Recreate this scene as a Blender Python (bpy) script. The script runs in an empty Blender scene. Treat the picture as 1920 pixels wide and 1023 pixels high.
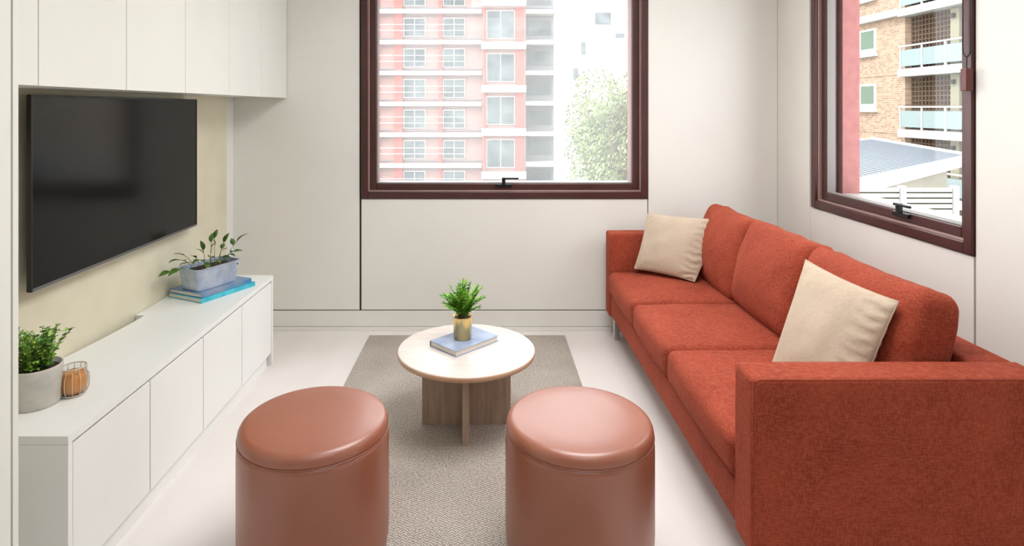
import bpy, bmesh, math, random
from mathutils import Vector, Matrix, noise
scene = bpy.context.scene
COL = scene.collection
R = math.radians
rnd = random.Random(7)

# ------------------------------------------------------------------ camera
F = 1150.0; CX = 911.0; HY = 202.0; CH = 1.5
cam_d = bpy.data.cameras.new('camera'); cam = bpy.data.objects.new('camera', cam_d); COL.objects.link(cam)
cam.location = (0, 0, CH); cam.rotation_euler = (R(90), 0, 0)
cam_d.sensor_width = 36.0; cam_d.lens = 36.0 * F / 1920.0
cam_d.shift_x = (960 - CX) / 1920.0
cam_d.shift_y = -(511.5 - HY) / 1920.0
cam_d.clip_start = 0.05; cam_d.clip_end = 500
scene.camera = cam

# ------------------------------------------------------------------ light
w = bpy.data.worlds.new('sky'); scene.world = w; w.use_nodes = True
bg = w.node_tree.nodes['Background']
bg.inputs[0].default_value = (0.93, 0.97, 1.0, 1); bg.inputs[1].default_value = 5.3
sd = bpy.data.lights.new('sun', 'SUN'); sd.energy = 1.6; sd.angle = R(4); sd.color = (1, .96, .9)
so = bpy.data.objects.new('sun', sd); COL.objects.link(so)
so.rotation_euler = Vector((-.55, -.55, .62)).to_track_quat('Z', 'Y').to_euler()
for i, (lx, ly, e) in enumerate(((0.45, 2.3, 42), (0.35, 0.4, 13), (0.1, -1.6, 3))):  # unseen fill lights added under the ceiling to brighten the room
    ld = bpy.data.lights.new('ceiling_fill_light', 'AREA'); ld.shape = 'RECTANGLE'; ld.size = 1.2; ld.size_y = 1.2
    ld.energy = e; ld.color = (.975, .985, 1)
    lo = bpy.data.objects.new('ceiling_fill_light', ld); COL.objects.link(lo); lo.location = (lx, ly, 2.585)
vs = scene.view_settings
scene.display_settings.display_device = 'sRGB'
vs.view_transform = 'Standard'; vs.look = 'None'; vs.gamma = 1; vs.use_curve_mapping = False; vs.exposure = 0.13

# ------------------------------------------------------------------ helpers
def srgb(r, g, b):
    f = lambda c: (c / 255 / 12.92) if c / 255 <= .04045 else ((c / 255 + .055) / 1.055) ** 2.4
    return (f(r), f(g), f(b), 1)

def newmat(name, col, rough=.5, metal=0, spec=.5):
    m = bpy.data.materials.new(name); m.use_nodes = True
    nt = m.node_tree; p = nt.nodes['Principled BSDF']
    p.inputs['Base Color'].default_value = col; p.inputs['Roughness'].default_value = rough
    p.inputs['Metallic'].default_value = metal; p.inputs['Specular IOR Level'].default_value = spec
    return m, nt, p

def N(nt, typ, **kw):
    n = nt.nodes.new(typ)
    for k, v in kw.items():
        if k in n.inputs: n.inputs[k].default_value = v
        else: setattr(n, k, v)
    return n

def coords(nt, scale=(1, 1, 1), rot=(0, 0, 0)):
    tc = N(nt, 'ShaderNodeTexCoord'); mp = N(nt, 'ShaderNodeMapping')
    mp.inputs['Scale'].default_value = scale; mp.inputs['Rotation'].default_value = rot
    nt.links.new(tc.outputs['Object'], mp.inputs['Vector'])
    return mp.outputs['Vector']

def noisy(name, c1, c2, scale=5, rough=.5, metal=0, bump=0, bscale=60, stretch=(1, 1, 1), lo=.35, hi=.65, spec=.5, detail=4):
    m, nt, p = newmat(name, c1, rough, metal, spec); L = nt.links.new
    v = coords(nt, stretch)
    n = N(nt, 'ShaderNodeTexNoise', Scale=scale, Detail=detail); L(v, n.inputs['Vector'])
    r = N(nt, 'ShaderNodeValToRGB'); r.color_ramp.elements[0].position = lo; r.color_ramp.elements[1].position = hi
    r.color_ramp.elements[0].color = c1; r.color_ramp.elements[1].color = c2
    L(n.outputs['Fac'], r.inputs['Fac']); L(r.outputs['Color'], p.inputs['Base Color'])
    if bump:
        n2 = N(nt, 'ShaderNodeTexNoise', Scale=bscale, Detail=3); L(v, n2.inputs['Vector'])
        b = N(nt, 'ShaderNodeBump', Strength=bump, Distance=.002); L(n2.outputs['Fac'], b.inputs['Height']); L(b.outputs['Normal'], p.inputs['Normal'])
    return m

def fabric(name, c1, c2, c3, weave=600, rough=.9, bump=.35):
    """woven cloth: two crossed thread waves for relief, soft mottling for colour"""
    m, nt, p = newmat(name, c1, rough, 0, .25); L = nt.links.new
    v = coords(nt)
    n = N(nt, 'ShaderNodeTexNoise', Scale=5.0, Detail=5, Roughness=.6); L(v, n.inputs['Vector'])
    r = N(nt, 'ShaderNodeValToRGB'); e = r.color_ramp.elements; e[0].position = .3; e[1].position = .7; e[0].color = c1; e[1].color = c2
    L(n.outputs['Fac'], r.inputs['Fac'])
    v2 = coords(nt, (1, 1, 1))
    na = N(nt, 'ShaderNodeTexNoise', Scale=weave * .6, Detail=2); L(coords(nt, (.16, .16, 1)), na.inputs['Vector'])
    nb_ = N(nt, 'ShaderNodeTexNoise', Scale=weave * .6, Detail=2); L(coords(nt, (1, 1, .16)), nb_.inputs['Vector'])
    nn = N(nt, 'ShaderNodeMath', operation='ADD'); L(na.outputs['Fac'], nn.inputs[0]); L(nb_.outputs['Fac'], nn.inputs[1])
    hf = N(nt, 'ShaderNodeMath', operation='MULTIPLY'); hf.inputs[1].default_value = .5; L(nn.outputs[0], hf.inputs[0]); nn = hf
    r2 = N(nt, 'ShaderNodeValToRGB'); r2.color_ramp.elements[0].position = .44; r2.color_ramp.elements[1].position = .62
    L(nn.outputs[0], r2.inputs['Fac'])
    mx = N(nt, 'ShaderNodeMix', data_type='RGBA'); mx.inputs[7].default_value = c3
    ml = N(nt, 'ShaderNodeMath', operation='MULTIPLY'); ml.inputs[1].default_value = .5
    L(r2.outputs['Color'], ml.inputs[0]); L(ml.outputs[0], mx.inputs[0]); L(r.outputs['Color'], mx.inputs[6])
    L(mx.outputs[2], p.inputs['Base Color'])
    b = N(nt, 'ShaderNodeBump', Strength=bump, Distance=.002); L(nn.outputs[0], b.inputs['Height'])
    n3 = N(nt, 'ShaderNodeTexNoise', Scale=9.0, Detail=3); L(v, n3.inputs['Vector'])
    b2 = N(nt, 'ShaderNodeBump', Strength=.25, Distance=.02); L(n3.outputs['Fac'], b2.inputs['Height']); L(b.outputs['Normal'], b2.inputs['Normal'])
    L(b2.outputs['Normal'], p.inputs['Normal'])
    p.inputs['Sheen Weight'].default_value = .25; p.inputs['Sheen Roughness'].default_value = .5
    p.inputs['Sheen Tint'].default_value = c3
    return m

def wood(name, c1, c2, axis_scale=(3, 3, 30), rough=.45):
    m, nt, p = newmat(name, c1, rough); L = nt.links.new
    v = coords(nt, axis_scale)
    n = N(nt, 'ShaderNodeTexNoise', Scale=3.0, Detail=6, Distortion=.6); L(v, n.inputs['Vector'])
    r = N(nt, 'ShaderNodeValToRGB'); e = r.color_ramp.elements; e[0].position = .35; e[1].position = .65; e[0].color = c1; e[1].color = c2
    L(n.outputs['Fac'], r.inputs['Fac']); L(r.outputs['Color'], p.inputs['Base Color'])
    b = N(nt, 'ShaderNodeBump', Strength=.08, Distance=.002); L(n.outputs['Fac'], b.inputs['Height']); L(b.outputs['Normal'], p.inputs['Normal'])
    return m

def brickmat(name, c1, c2, mortar, scale, rot, rough=.85):
    m, nt, p = newmat(name, c1, rough); L = nt.links.new
    sx = N(nt, 'ShaderNodeSeparateXYZ'); cb = N(nt, 'ShaderNodeCombineXYZ'); L(coords(nt), sx.inputs[0])   # rot: 0 wall along x, 1 wall along y
    L(sx.outputs[rot], cb.inputs[0]); L(sx.outputs[2], cb.inputs[1]); v = cb.outputs[0]
    b = N(nt, 'ShaderNodeTexBrick'); b.inputs['Color1'].default_value = c1; b.inputs['Color2'].default_value = c2
    b.inputs['Mortar'].default_value = mortar; b.inputs['Scale'].default_value = scale; b.inputs['Mortar Size'].default_value = .015
    L(v, b.inputs['Vector']); L(b.outputs['Color'], p.inputs['Base Color'])
    return m

def link(name, me, mat=None, parent=None, smooth=False):
    o = bpy.data.objects.new(name, me); COL.objects.link(o)
    if mat: me.materials.append(mat)
    if parent: o.parent = parent
    if smooth:
        for f in me.polygons: f.use_smooth = True
    return o

def bm_obj(name, bm, mat, parent=None, smooth=False):
    bmesh.ops.recalc_face_normals(bm, faces=bm.faces)
    me = bpy.data.meshes.new(name); bm.to_mesh(me); bm.free()
    return link(name, me, mat, parent, smooth)

def add_box(bm, x0, x1, y0, y1, z0, z1, bev=0, seg=2):
    t = bmesh.new(); g = bmesh.ops.create_cube(t, size=1)
    for v in t.verts:
        v.co = Vector(((x0 + x1) / 2 + v.co.x * (x1 - x0), (y0 + y1) / 2 + v.co.y * (y1 - y0), (z0 + z1) / 2 + v.co.z * (z1 - z0)))
    if bev: bmesh.ops.bevel(t, geom=t.edges[:], offset=bev, segments=seg, affect='EDGES', profile=.5)
    me = bpy.data.meshes.new('t'); t.to_mesh(me); t.free(); bm.from_mesh(me); bpy.data.meshes.remove(me)

def box(name, dims, mat, parent=None, bev=0, seg=2):
    bm = bmesh.new(); add_box(bm, *dims, bev=bev, seg=seg)
    return bm_obj(name, bm, mat, parent)

def boxes(name, lst, mat, parent=None, bev=0):
    bm = bmesh.new()
    for d in lst: add_box(bm, *d, bev=bev)
    return bm_obj(name, bm, mat, parent)

def lathe(name, prof, mat, parent=None, loc=(0, 0, 0), seg=64, smooth=True, facet=0, close=False):
    bm = bmesh.new(); rings = []
    for (r, z) in prof:
        if r < 1e-6: rings.append([bm.verts.new((loc[0], loc[1], loc[2] + z))]); continue
        rings.append([bm.verts.new((loc[0] + r * (1 + facet * ((k % 2) * 2 - 1)) * math.cos(2 * math.pi * k / seg),
                                    loc[1] + r * (1 + facet * ((k % 2) * 2 - 1)) * math.sin(2 * math.pi * k / seg), loc[2] + z)) for k in range(seg)])
    for a, b in zip(rings, rings[1:]):
        for k in range(seg):
            k2 = (k + 1) % seg
            if len(a) == 1 and len(b) == 1: continue
            if len(a) == 1: bm.faces.new((a[0], b[k], b[k2]))
            elif len(b) == 1: bm.faces.new((a[k], b[0], a[k2]))
            else: bm.faces.new((a[k], b[k], b[k2], a[k2]))
    return bm_obj(name, bm, mat, parent, smooth)

def tube(bm, pts, r, seg=8):
    pts = [Vector(p) for p in pts]; rings = []
    for i, p in enumerate(pts):
        d = (pts[min(i + 1, len(pts) - 1)] - pts[max(i - 1, 0)]).normalized()
        a = d.orthogonal().normalized() if i == 0 else (rings_a - d * rings_a.dot(d)).normalized()
        rings_a = a; b = d.cross(a)
        rr = r[i] if isinstance(r, (list, tuple)) else r
        rings.append([bm.verts.new(p + (a * math.cos(2 * math.pi * k / seg) + b * math.sin(2 * math.pi * k / seg)) * rr) for k in range(seg)])
    for A, B in zip(rings, rings[1:]):
        for k in range(seg): bm.faces.new((A[k], A[(k + 1) % seg], B[(k + 1) % seg], B[k]))
    bm.faces.new(rings[0][::-1]); bm.faces.new(rings[-1])

def prism(bm, poly, z0, z1):
    a = [bm.verts.new((x, y, z0)) for x, y in poly]; b = [bm.verts.new((x, y, z1)) for x, y in poly]
    n = len(poly); bm.faces.new(a[::-1]); bm.faces.new(b)
    for i in range(n): bm.faces.new((a[i], a[(i + 1) % n], b[(i + 1) % n], b[i]))

def empty(name, loc, label=None, cat=None, group=None, rz=0):
    o = bpy.data.objects.new(name, None); COL.objects.link(o); o.location = loc; o.rotation_euler = (0, 0, rz)
    o.empty_display_size = .05
    return tag(o, label, cat, group)

def tag(o, label=None, cat=None, group=None, kind=None):
    if label: o['label'] = label
    if cat: o['category'] = cat
    if group: o['group'] = group
    if kind: o['kind'] = kind
    return o

def struct(o, label=None, cat='setting'):
    o['kind'] = 'structure'
    if label: o['label'] = label
    o['category'] = cat
    return o

def roundbox(name, half, r, mat, parent=None, loc=(0, 0, 0), rot=(0, 0, 0), n=22, puff=(0, 0, 0), disp=None, wr=0, seed=0):
    """rounded upholstered block: half sizes, edge radius, outward swell per axis, wrinkles"""
    bm = bmesh.new(); hx, hy, hz = half
    def samples(h):
        out = [-h, -h + r * .15, -h + r * .4, -h + r * .7]
        inner = [-(h - r) + 2 * (h - r) * i / n for i in range(n + 1)]
        return out + inner + [h - r * .7, h - r * .4, h - r * .15, h]
    S = [samples(h) for h in half]; cache = {}
    def vert(q):
        key = tuple(round(c, 6) for c in q)
        if key in cache: return cache[key]
        inner = Vector([max(-(h - r), min(h - r, c)) for c, h in zip(q, half)])
        d = Vector(q) - inner
        p = inner + d.normalized() * r
        u, v, t = p.x / hx, p.y / hy, p.z / hz
        s = Vector(((1 - v * v) * (1 - t * t) * puff[0] * u, (1 - u * u) * (1 - t * t) * puff[1] * v, (1 - u * u) * (1 - v * v) * puff[2] * t))
        p2 = p + s
        if wr:
            nz = noise.noise(Vector((p.x * 7 + seed, p.y * 7, p.z * 7))) + .5 * noise.noise(Vector((p.x * 17, p.y * 17 + seed, p.z * 17)))
            p2 += d.normalized() * nz * wr
        if disp: p2 = disp(p2, (u, v, t))
        cache[key] = bm.verts.new(p2); return cache[key]
    for ax in range(3):
        a, b = [i for i in range(3) if i != ax]
        for sgn in (-1, 1):
            for i in range(len(S[a]) - 1):
                for j in range(len(S[b]) - 1):
                    q = []
                    for (ii, jj) in ((i, j), (i + 1, j), (i + 1, j + 1), (i, j + 1)):
                        c = [0, 0, 0]; c[ax] = sgn * half[ax]; c[a] = S[a][ii]; c[b] = S[b][jj]; q.append(vert(c))
                    if len(set(q)) == 4:
                        try: bm.faces.new(q)
                        except ValueError: pass
    M = Matrix.Translation(loc) @ (Matrix.Rotation(rot[2], 4, 'Z') @ Matrix.Rotation(rot[1], 4, 'Y') @ Matrix.Rotation(rot[0], 4, 'X'))
    bmesh.ops.transform(bm, matrix=M, verts=bm.verts)
    return bm_obj(name, bm, mat, parent, True)

# ------------------------------------------------------------------ materials
M_panel = noisy('off_white_panel', srgb(231, 229, 222), srgb(235, 233, 226), 2, .55, spec=.3)
M_gap = newmat('dark_gap', srgb(60, 54, 48), .8)[0]
M_wall = noisy('white_paint', srgb(231, 229, 223), srgb(235, 233, 227), 2, .7, spec=.25)
M_ceil = newmat('ceiling_paint', srgb(240, 238, 234), .9)[0]
M_cab = noisy('cream_laminate', srgb(230, 231, 224), srgb(233, 234, 227), 2, .38, spec=.4)
M_white = noisy('white_laminate', srgb(238, 238, 234), srgb(241, 241, 238), 2, .4, spec=.4)
M_niche = noisy('olive_cream_paint', srgb(214, 207, 182), srgb(219, 213, 190), 6, .6, spec=.3)
M_floor = noisy('pale_floor', srgb(230, 223, 218), srgb(236, 230, 226), 3, .34, stretch=(1, .5, 1), bump=.03, bscale=200, spec=.45)
M_frame = noisy('maroon_aluminium', srgb(76, 46, 44), srgb(84, 52, 49), 3, .33, .25)
M_black = newmat('black_plastic', srgb(14, 14, 15), .35)[0]
M_handle = newmat('charcoal_metal', srgb(40, 42, 44), .35, .6)[0]
M_chrome = newmat('brushed_chrome', srgb(210, 210, 212), .22, 1)[0]
M_screen = newmat('tv_screen', srgb(4, 4, 5), .16, 0, .26)[0]
M_tvgrey = newmat('silver_grey_trim', srgb(120, 120, 122), .35, .7)[0]
M_sofa = fabric('rust_fabric', srgb(130, 49, 31), srgb(152, 63, 42), srgb(186, 98, 72))
M_pillow = fabric('beige_velvet', srgb(184, 164, 143), srgb(196, 177, 156), srgb(208, 191, 172), weave=700, bump=.12)
M_leather = noisy('tan_leather', srgb(152, 88, 64), srgb(160, 94, 70), 4, .36, bump=.10, bscale=260, spec=1.0)
M_piping = newmat('tan_piping', srgb(150, 82, 58), .4)[0]
M_tabletop = wood('bleached_wood', srgb(222, 210, 202), srgb(230, 219, 211), (2, 14, 2), .35)
M_tableedge = wood('table_edge_wood', srgb(196, 158, 128), srgb(208, 172, 142), (2, 2, 20), .5)
M_tableleg = wood('brown_wood', srgb(162, 142, 124), srgb(182, 163, 146), (14, 14, 1.5), .5)
M_gold = noisy('brushed_gold', srgb(222, 200, 146), srgb(206, 180, 120), 12, .22, 1, stretch=(1, 1, .3))
M_soil = noisy('soil', srgb(48, 38, 30), srgb(78, 62, 48), 80, .95, bump=.6, bscale=150)
M_concrete = noisy('concrete', srgb(190, 186, 178), srgb(208, 203, 195), 18, .85, bump=.25, bscale=90)
M_zinc = noisy('galvanised_metal', srgb(168, 182, 202), srgb(196, 206, 220), 22, .42, .35, bump=.1, bscale=60)
M_leafA = noisy('fern_leaf', srgb(58, 138, 34), srgb(156, 208, 52), 30, .45, detail=2, lo=.4, hi=.62)
M_leafB = noisy('small_leaf', srgb(70, 128, 40), srgb(164, 200, 84), 34, .5, detail=2, lo=.4, hi=.62)
M_leafC = noisy('ivy_leaf', srgb(44, 84, 30), srgb(118, 152, 58), 18, .4, detail=2)
M_stem = newmat('stem', srgb(72, 96, 42), .6)[0]
M_blue = noisy('dusty_blue_cover', srgb(122, 140, 176), srgb(168, 182, 208), 9, .3)
M_navy = newmat('slate_spine', srgb(96, 106, 132), .4)[0]
M_cyan = noisy('cyan_cover', srgb(44, 168, 190), srgb(84, 196, 212), 14, .35)
M_blue2 = noisy('blue_cover', srgb(60, 128, 180), srgb(140, 150, 170), 10, .35)
M_page = newmat('pages', srgb(232, 226, 212), .8)[0]
M_amber = newmat('amber_wax', srgb(232, 158, 76), .45)[0]
M_amber.node_tree.nodes['Principled BSDF'].inputs['Subsurface Weight'].default_value = .2

def glassmat(name, gloss=.06, tint=(1, 1, 1, 1), rough=0.0):
    m = bpy.data.materials.new(name); m.use_nodes = True; nt = m.node_tree; nt.nodes.clear(); L = nt.links.new
    out = N(nt, 'ShaderNodeOutputMaterial'); t = N(nt, 'ShaderNodeBsdfTransparent'); t.inputs[0].default_value = tint
    g = N(nt, 'ShaderNodeBsdfGlossy', Roughness=rough); fr = N(nt, 'ShaderNodeFresnel', IOR=1.45)
    mx = N(nt, 'ShaderNodeMixShader'); mm = N(nt, 'ShaderNodeMath', operation='MULTIPLY'); mm.inputs[1].default_value = gloss * 16
    ge = N(nt, 'ShaderNodeNewGeometry'); mi = N(nt, 'ShaderNodeMath', operation='MULTIPLY_ADD')   # same reflectance from both sides of a thin pane
    mi.inputs[1].default_value = 1 / 1.45 - 1.45; mi.inputs[2].default_value = 1.45
    L(ge.outputs['Backfacing'], mi.inputs[0]); L(mi.outputs[0], fr.inputs['IOR'])
    L(fr.outputs[0], mm.inputs[0]); L(mm.outputs[0], mx.inputs[0]); L(t.outputs[0], mx.inputs[1]); L(g.outputs[0], mx.inputs[2]); L(mx.outputs[0], out.inputs[0])
    return m
M_glass = glassmat('window_glass', .02)
M_balglass = newmat('frosted_balustrade_glass', srgb(124, 138, 138), .3)[0]
M_jar = glassmat('jar_glass', .06, (.95, .95, .95, 1), .03)

def screenmat(name, amount, col=(1, 1, 1, 1)):
    """fine white mesh, too fine to resolve: part open, part lit thread"""
    m = bpy.data.materials.new(name); m.use_nodes = True; nt = m.node_tree; nt.nodes.clear(); L = nt.links.new
    out = N(nt, 'ShaderNodeOutputMaterial'); t = N(nt, 'ShaderNodeBsdfTransparent')
    a = N(nt, 'ShaderNodeBsdfTranslucent'); a.inputs[0].default_value = col
    mx = N(nt, 'ShaderNodeMixShader'); mx.inputs[0].default_value = amount
    L(t.outputs[0], mx.inputs[1]); L(a.outputs[0], mx.inputs[2]); L(mx.outputs[0], out.inputs[0])
    return m
M_veil = screenmat('sheer_white_mesh', .085)

# ------------------------------------------------------------------ room shell
D = 4.13; XR = 1.964; XL = -1.70; ZC = 2.60; YF = -3.0
box_floor = struct(box('floor', (XL - .1, XR + .13, YF - .1, D + .13, -.12, 0), M_floor), 'pale beige polished floor of the room', 'floor')
struct(box('ceiling', (XL - .1, XR + .23, YF - .1, D + .23, ZC, ZC + .15), M_ceil), 'white ceiling above the room', 'ceiling')
struct(box('wall_left', (XL - .12, XL, YF, D, 0, ZC), M_wall), 'white wall on the left behind the cabinets', 'wall')
struct(box('wall_front', (XL - .12, XR + .13, YF - .12, YF, 0, ZC), M_wall), 'white wall behind the camera', 'wall')

WB = (-.84, 1.092, .889, 2.42)    # back window outer frame: u0,u1,z0,z1
WR = (2.463, 3.685, .905, 2.42)
M_render = noisy('pink_render', srgb(138, 88, 86), srgb(150, 98, 94), 20, .9, bump=.3, bscale=40)

def wall_with_hole(name, mp, u0, u1, W, w0, w1, z0, z1, mat, inset=0):
    a, b, c, d = W[0] + inset, W[1] - inset, W[2] + inset, W[3] - inset
    return boxes(name, [mp(u0, a, w0, w1, z0, z1), mp(b, u1, w0, w1, z0, z1), mp(a, b, w0, w1, z0, c), mp(a, b, w0, w1, d, z1)], mat)
mpB = lambda u0, u1, w0, w1, z0, z1: (u0, u1, D + w0, D + w1, z0, z1)
mpR = lambda u0, u1, w0, w1, z0, z1: (XR + w0, XR + w1, u0, u1, z0, z1)
wb = struct(wall_with_hole('wall_back', mpB, XL - .1, XR + .13, WB, .013, .13, 0, ZC, M_gap), 'off white panelled wall around the large far window', 'wall')
o = wall_with_hole('outer_masonry', mpB, XL - .1, XR + .23, WB, .13, .23, -.3, ZC, M_render, .085); o.parent = wb
wr = struct(wall_with_hole('wall_right', mpR, YF, D + .013, WR, .013, .13, 0, ZC, M_gap), 'off white panelled wall around the window on the right', 'wall')
o = wall_with_hole('outer_masonry', mpR, YF, D + .23, WR, .13, .23, -.3, ZC, M_render, .085); o.parent = wr
M_sill = newmat('pale_sill', srgb(150, 148, 144), .6)[0]
box('outer_sill', (WB[0] + .085, WB[1] - .085, D + .128, D + .25, .974, .981), M_sill, wb)
box('outer_sill', (XR + .128, XR + .25, WR[0] + .085, WR[1] - .085, .990, .997), M_sill, wr)
BB = .137
for (u0, u1, z0, z1) in ((XL, -.852, BB + .004, ZC), (-.838, 1.088, BB + .004, .886), (1.094, XR, BB + .004, ZC), (-.838, 1.088, 2.424, ZC)):
    box('wall_panel', mpB(u0, u1, 0, .013, z0, z1), M_panel, wb, .0012, 1)
for (u0, u1, z0, z1) in ((3.722, D, BB + .004, ZC), (2.470, 3.717, BB + .004, .900), (1.2, 2.459, BB + .004, ZC), (-.2, 1.195, BB + .004, ZC), (-1.6, -.205, BB + .004, ZC), (YF, -1.605, BB + .004, ZC), (2.470, 3.717, 2.424, ZC)):
    box('wall_panel', mpR(u0, u1, 0, .013, z0, z1), M_panel, wr, .0012, 1)
struct(boxes('baseboard_back', [mpB(XL, XR, -.003, .013, .03, BB - .003), mpB(XL, XR, -.010, .013, 0, .027)], M_panel, None, .001), 'off white baseboard along the far wall', 'baseboard')
struct(boxes('baseboard_right', [mpR(YF, D - .02, -.003, .013, .03, BB - .003), mpR(YF, D - .02, -.010, .013, 0, .027)], M_panel, None, .001), 'off white baseboard along the right wall', 'baseboard')

def ring(mp, W, inset, wid, w0, w1, bev=.003):
    a, b, c, d = W[0] + inset, W[1] - inset, W[2] + inset, W[3] - inset
    return [mp(a, a + wid, w0, w1, c, d), mp(b - wid, b, w0, w1, c, d), mp(a + wid, b - wid, w0, w1, c, c + wid), mp(a + wid, b - wid, w0, w1, d - wid, d)]

def window(name, mp, W, label, hu, flip=1, veil=False):
    root = empty(name, Vector(mp((W[0] + W[1]) / 2,) * 1 + (0,)) if False else (0, 0, 0)); struct(root, label, 'window')
    boxes('frame', ring(mp, W, .001, .046, -.012, .128), M_frame, root, .004)
    boxes('frame_bead', ring(mp, W, .047, .008, .004, .10), M_tvfr, root, .001)
    boxes('sash', ring(mp, W, .055, .044, .022, .085), M_frame, root, .005)
    boxes('glazing_gasket', ring(mp, W, .099, .005, .03, .075), M_whitegask, root)
    box('pane', mp(W[0] + .099, W[1] - .099, .050, .056, W[2] + .099, W[3] - .099), M_glass, root)
    if veil: box('mesh_screen', mp(W[0] + .099, W[1] - .099, .100, .101, W[2] + .099, W[3] - .099), M_veil, root)
    zb = W[2] + .097
    h = boxes('handle', [mp(hu - .055, hu + .055, .004, .022, zb - .020, zb - .0), mp(hu - .012, hu + .012, -.008, .014, zb - .004, zb + .045)], M_handle, root, .003)
    hl = 1 if flip > 0 else -1
    ua, ub = sorted((hu - hl * .012, hu + hl * .10))
    box('lever', mp(ua, ub, -.020, -.006, zb + .034, zb + .046), M_handle, h, .003)
    return root
M_tvfr = newmat('highlight_bead', srgb(176, 146, 138), .3, .2)[0]  # pale colour stands in for the highlight line between frame and sash
M_whitegask = newmat('white_gasket', srgb(112, 106, 102), .5)[0]
window('window_1', mpB, WB, 'large far window with dark maroon frame facing the red and white building', .12, 1, True)
window('window_2', mpR, WR, 'right wall window with dark maroon frame above the sofa', 2.92, -1)

# left niche panel
bp = box('back_panel', (XL, -1.66, 1.60, 3.93, 0, 1.62), M_niche, bpy.data.objects['wall_left'], .002, 1)
bp['label'] = 'olive cream panel behind the television'

# ------------------------------------------------------------------ cabinets on the left
t = empty('tall_cupboard', (-1.46, 1.2, 0), 'tall cream cupboard cut by the left edge of the picture', 'cupboard')
def ch(o, root):   # parent while keeping world coordinates
    o.parent = root; o.matrix_parent_inverse = Matrix.Translation(-Vector(root.location)) if root.rotation_euler.z == 0 else root.matrix_basis.inverted()
    return o
def kids(root, objs):
    for o in objs: ch(o, root)
kids(t, [box('carcass', (-1.655, -1.241, .602, 1.578, .0, 2.56), M_cab, None, .001),
         box('side_panel', (-1.655, -1.219, 1.581, 1.600, .0, 2.56), M_cab, None, .001),
         box('door', (-1.240, -1.220, .604, 1.088, .06, 2.54), M_cab, None, .0015),
         box('door', (-1.240, -1.220, 1.092, 1.576, .06, 2.54), M_cab, None, .0015)])

XF = -1.34; ZB = 1.57
units = [((1.603, 1.837), (1.837,), 'narrow cream wall cabinet beside the tall cupboard, leftmost of the overhead row'),
         ((1.837, 2.737), (2.287,), 'two-door cream wall cabinet above the near half of the television'),
         ((2.737, 3.660), (3.204,), 'two-door cream wall cabinet above the far end of the television'),
         ((3.660, 4.126), (4.126,), 'cream wall cabinet in the corner, touching the far wall')]
for (y0, y1), mids, lab in units:
    c = empty('wall_cabinet', (-1.5, (y0 + y1) / 2, ZB), lab, 'cabinet', 'overhead cabinets above the television')
    kids(c, [box('carcass', (-1.658, XF - .019, y0 + .001, y1 - .001, ZB, 2.56), M_cab, None, .001)])
    ed = [y0] + [m for m in mids if y0 < m < y1] + [y1]
    for a, b in zip(ed, ed[1:]):
        big = .0016
        kids(c, [box('door', (XF - .018, XF, a + big, b - big, ZB - .004, 2.56), M_cab, None, .001)])

# tv console
CXF = -1.247; CZ = .52; CY0, CY1 = 1.831, 3.594
c = empty('tv_console', (-1.45, 2.7, 0), 'long low white console with flat doors under the television', 'console')
poly = [(CXF, CY0), (CXF, CY1), (-1.657, CY1), (-1.657, 2.90), (-1.612, 2.895)]
for k in range(1, 10):
    f = k / 9; poly.append((-1.612 - .045 * (f ** 1.7), 2.895 - .50 * f))
poly += [(-1.657, CY0)]
bm = bmesh.new(); prism(bm, poly, CZ - .025, CZ); top = bm_obj('top', bm, M_white)
cparts = [top,
          box('side_panel', (-1.655, CXF, CY0, CY0 + .020, 0, CZ - .026), M_white, None, .001),
          box('side_panel', (-1.655, CXF, CY1 - .020, CY1, 0, CZ - .026), M_white, None, .001),
          box('carcass', (-1.600, CXF - .030, CY0 + .022, CY1 - .022, .07, CZ - .030), M_white, None),
          box('plinth', (-1.60, CXF - .020, CY0 + .022, CY1 - .05, 0, .068), M_white, None)]
nd = 4; ya = CY0 + .022; yb = CY1 - .022
for k in range(nd):
    a = ya + (yb - ya) * k / nd; b = ya + (yb - ya) * (k + 1) / nd
    cparts.append(box('door', (CXF - .022, CXF - .002, a + .003, b - .003, .075, CZ - .036), M_white, None, .0012))
kids(c, cparts)

# television
t = empty('television', (-1.63, 2.775, 1.2), 'large black flat television mounted on the olive cream panel', 'television')
ty0, ty1, tz0, tz1 = 2.155, 3.395, .850, 1.547
kids(t, [box('housing', (-1.616, -1.603, ty0, ty1, tz0, tz1), M_black, None, .003),
         boxes('bezel', [(-1.606, -1.598, ty0, ty0 + .008, tz0, tz1), (-1.606, -1.598, ty1 - .008, ty1, tz0, tz1), (-1.606, -1.598, ty0 + .008, ty1 - .008, tz1 - .008, tz1)], M_black, None, .001),
         tag(box('lower_trim', (-1.606, -1.597, ty0 + .008, ty1 - .008, tz0, tz0 + .011), M_tvgrey, None, .001), 'thin silver grey strip along the lower edge'),
         box('screen', (-1.604, -1.600, ty0 + .008, ty1 - .008, tz0 + .011, tz1 - .008), M_screen, None),
         box('wall_mount', (-1.66, -1.6165, 2.55, 3.0, 1.05, 1.35), M_black, None)])

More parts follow.
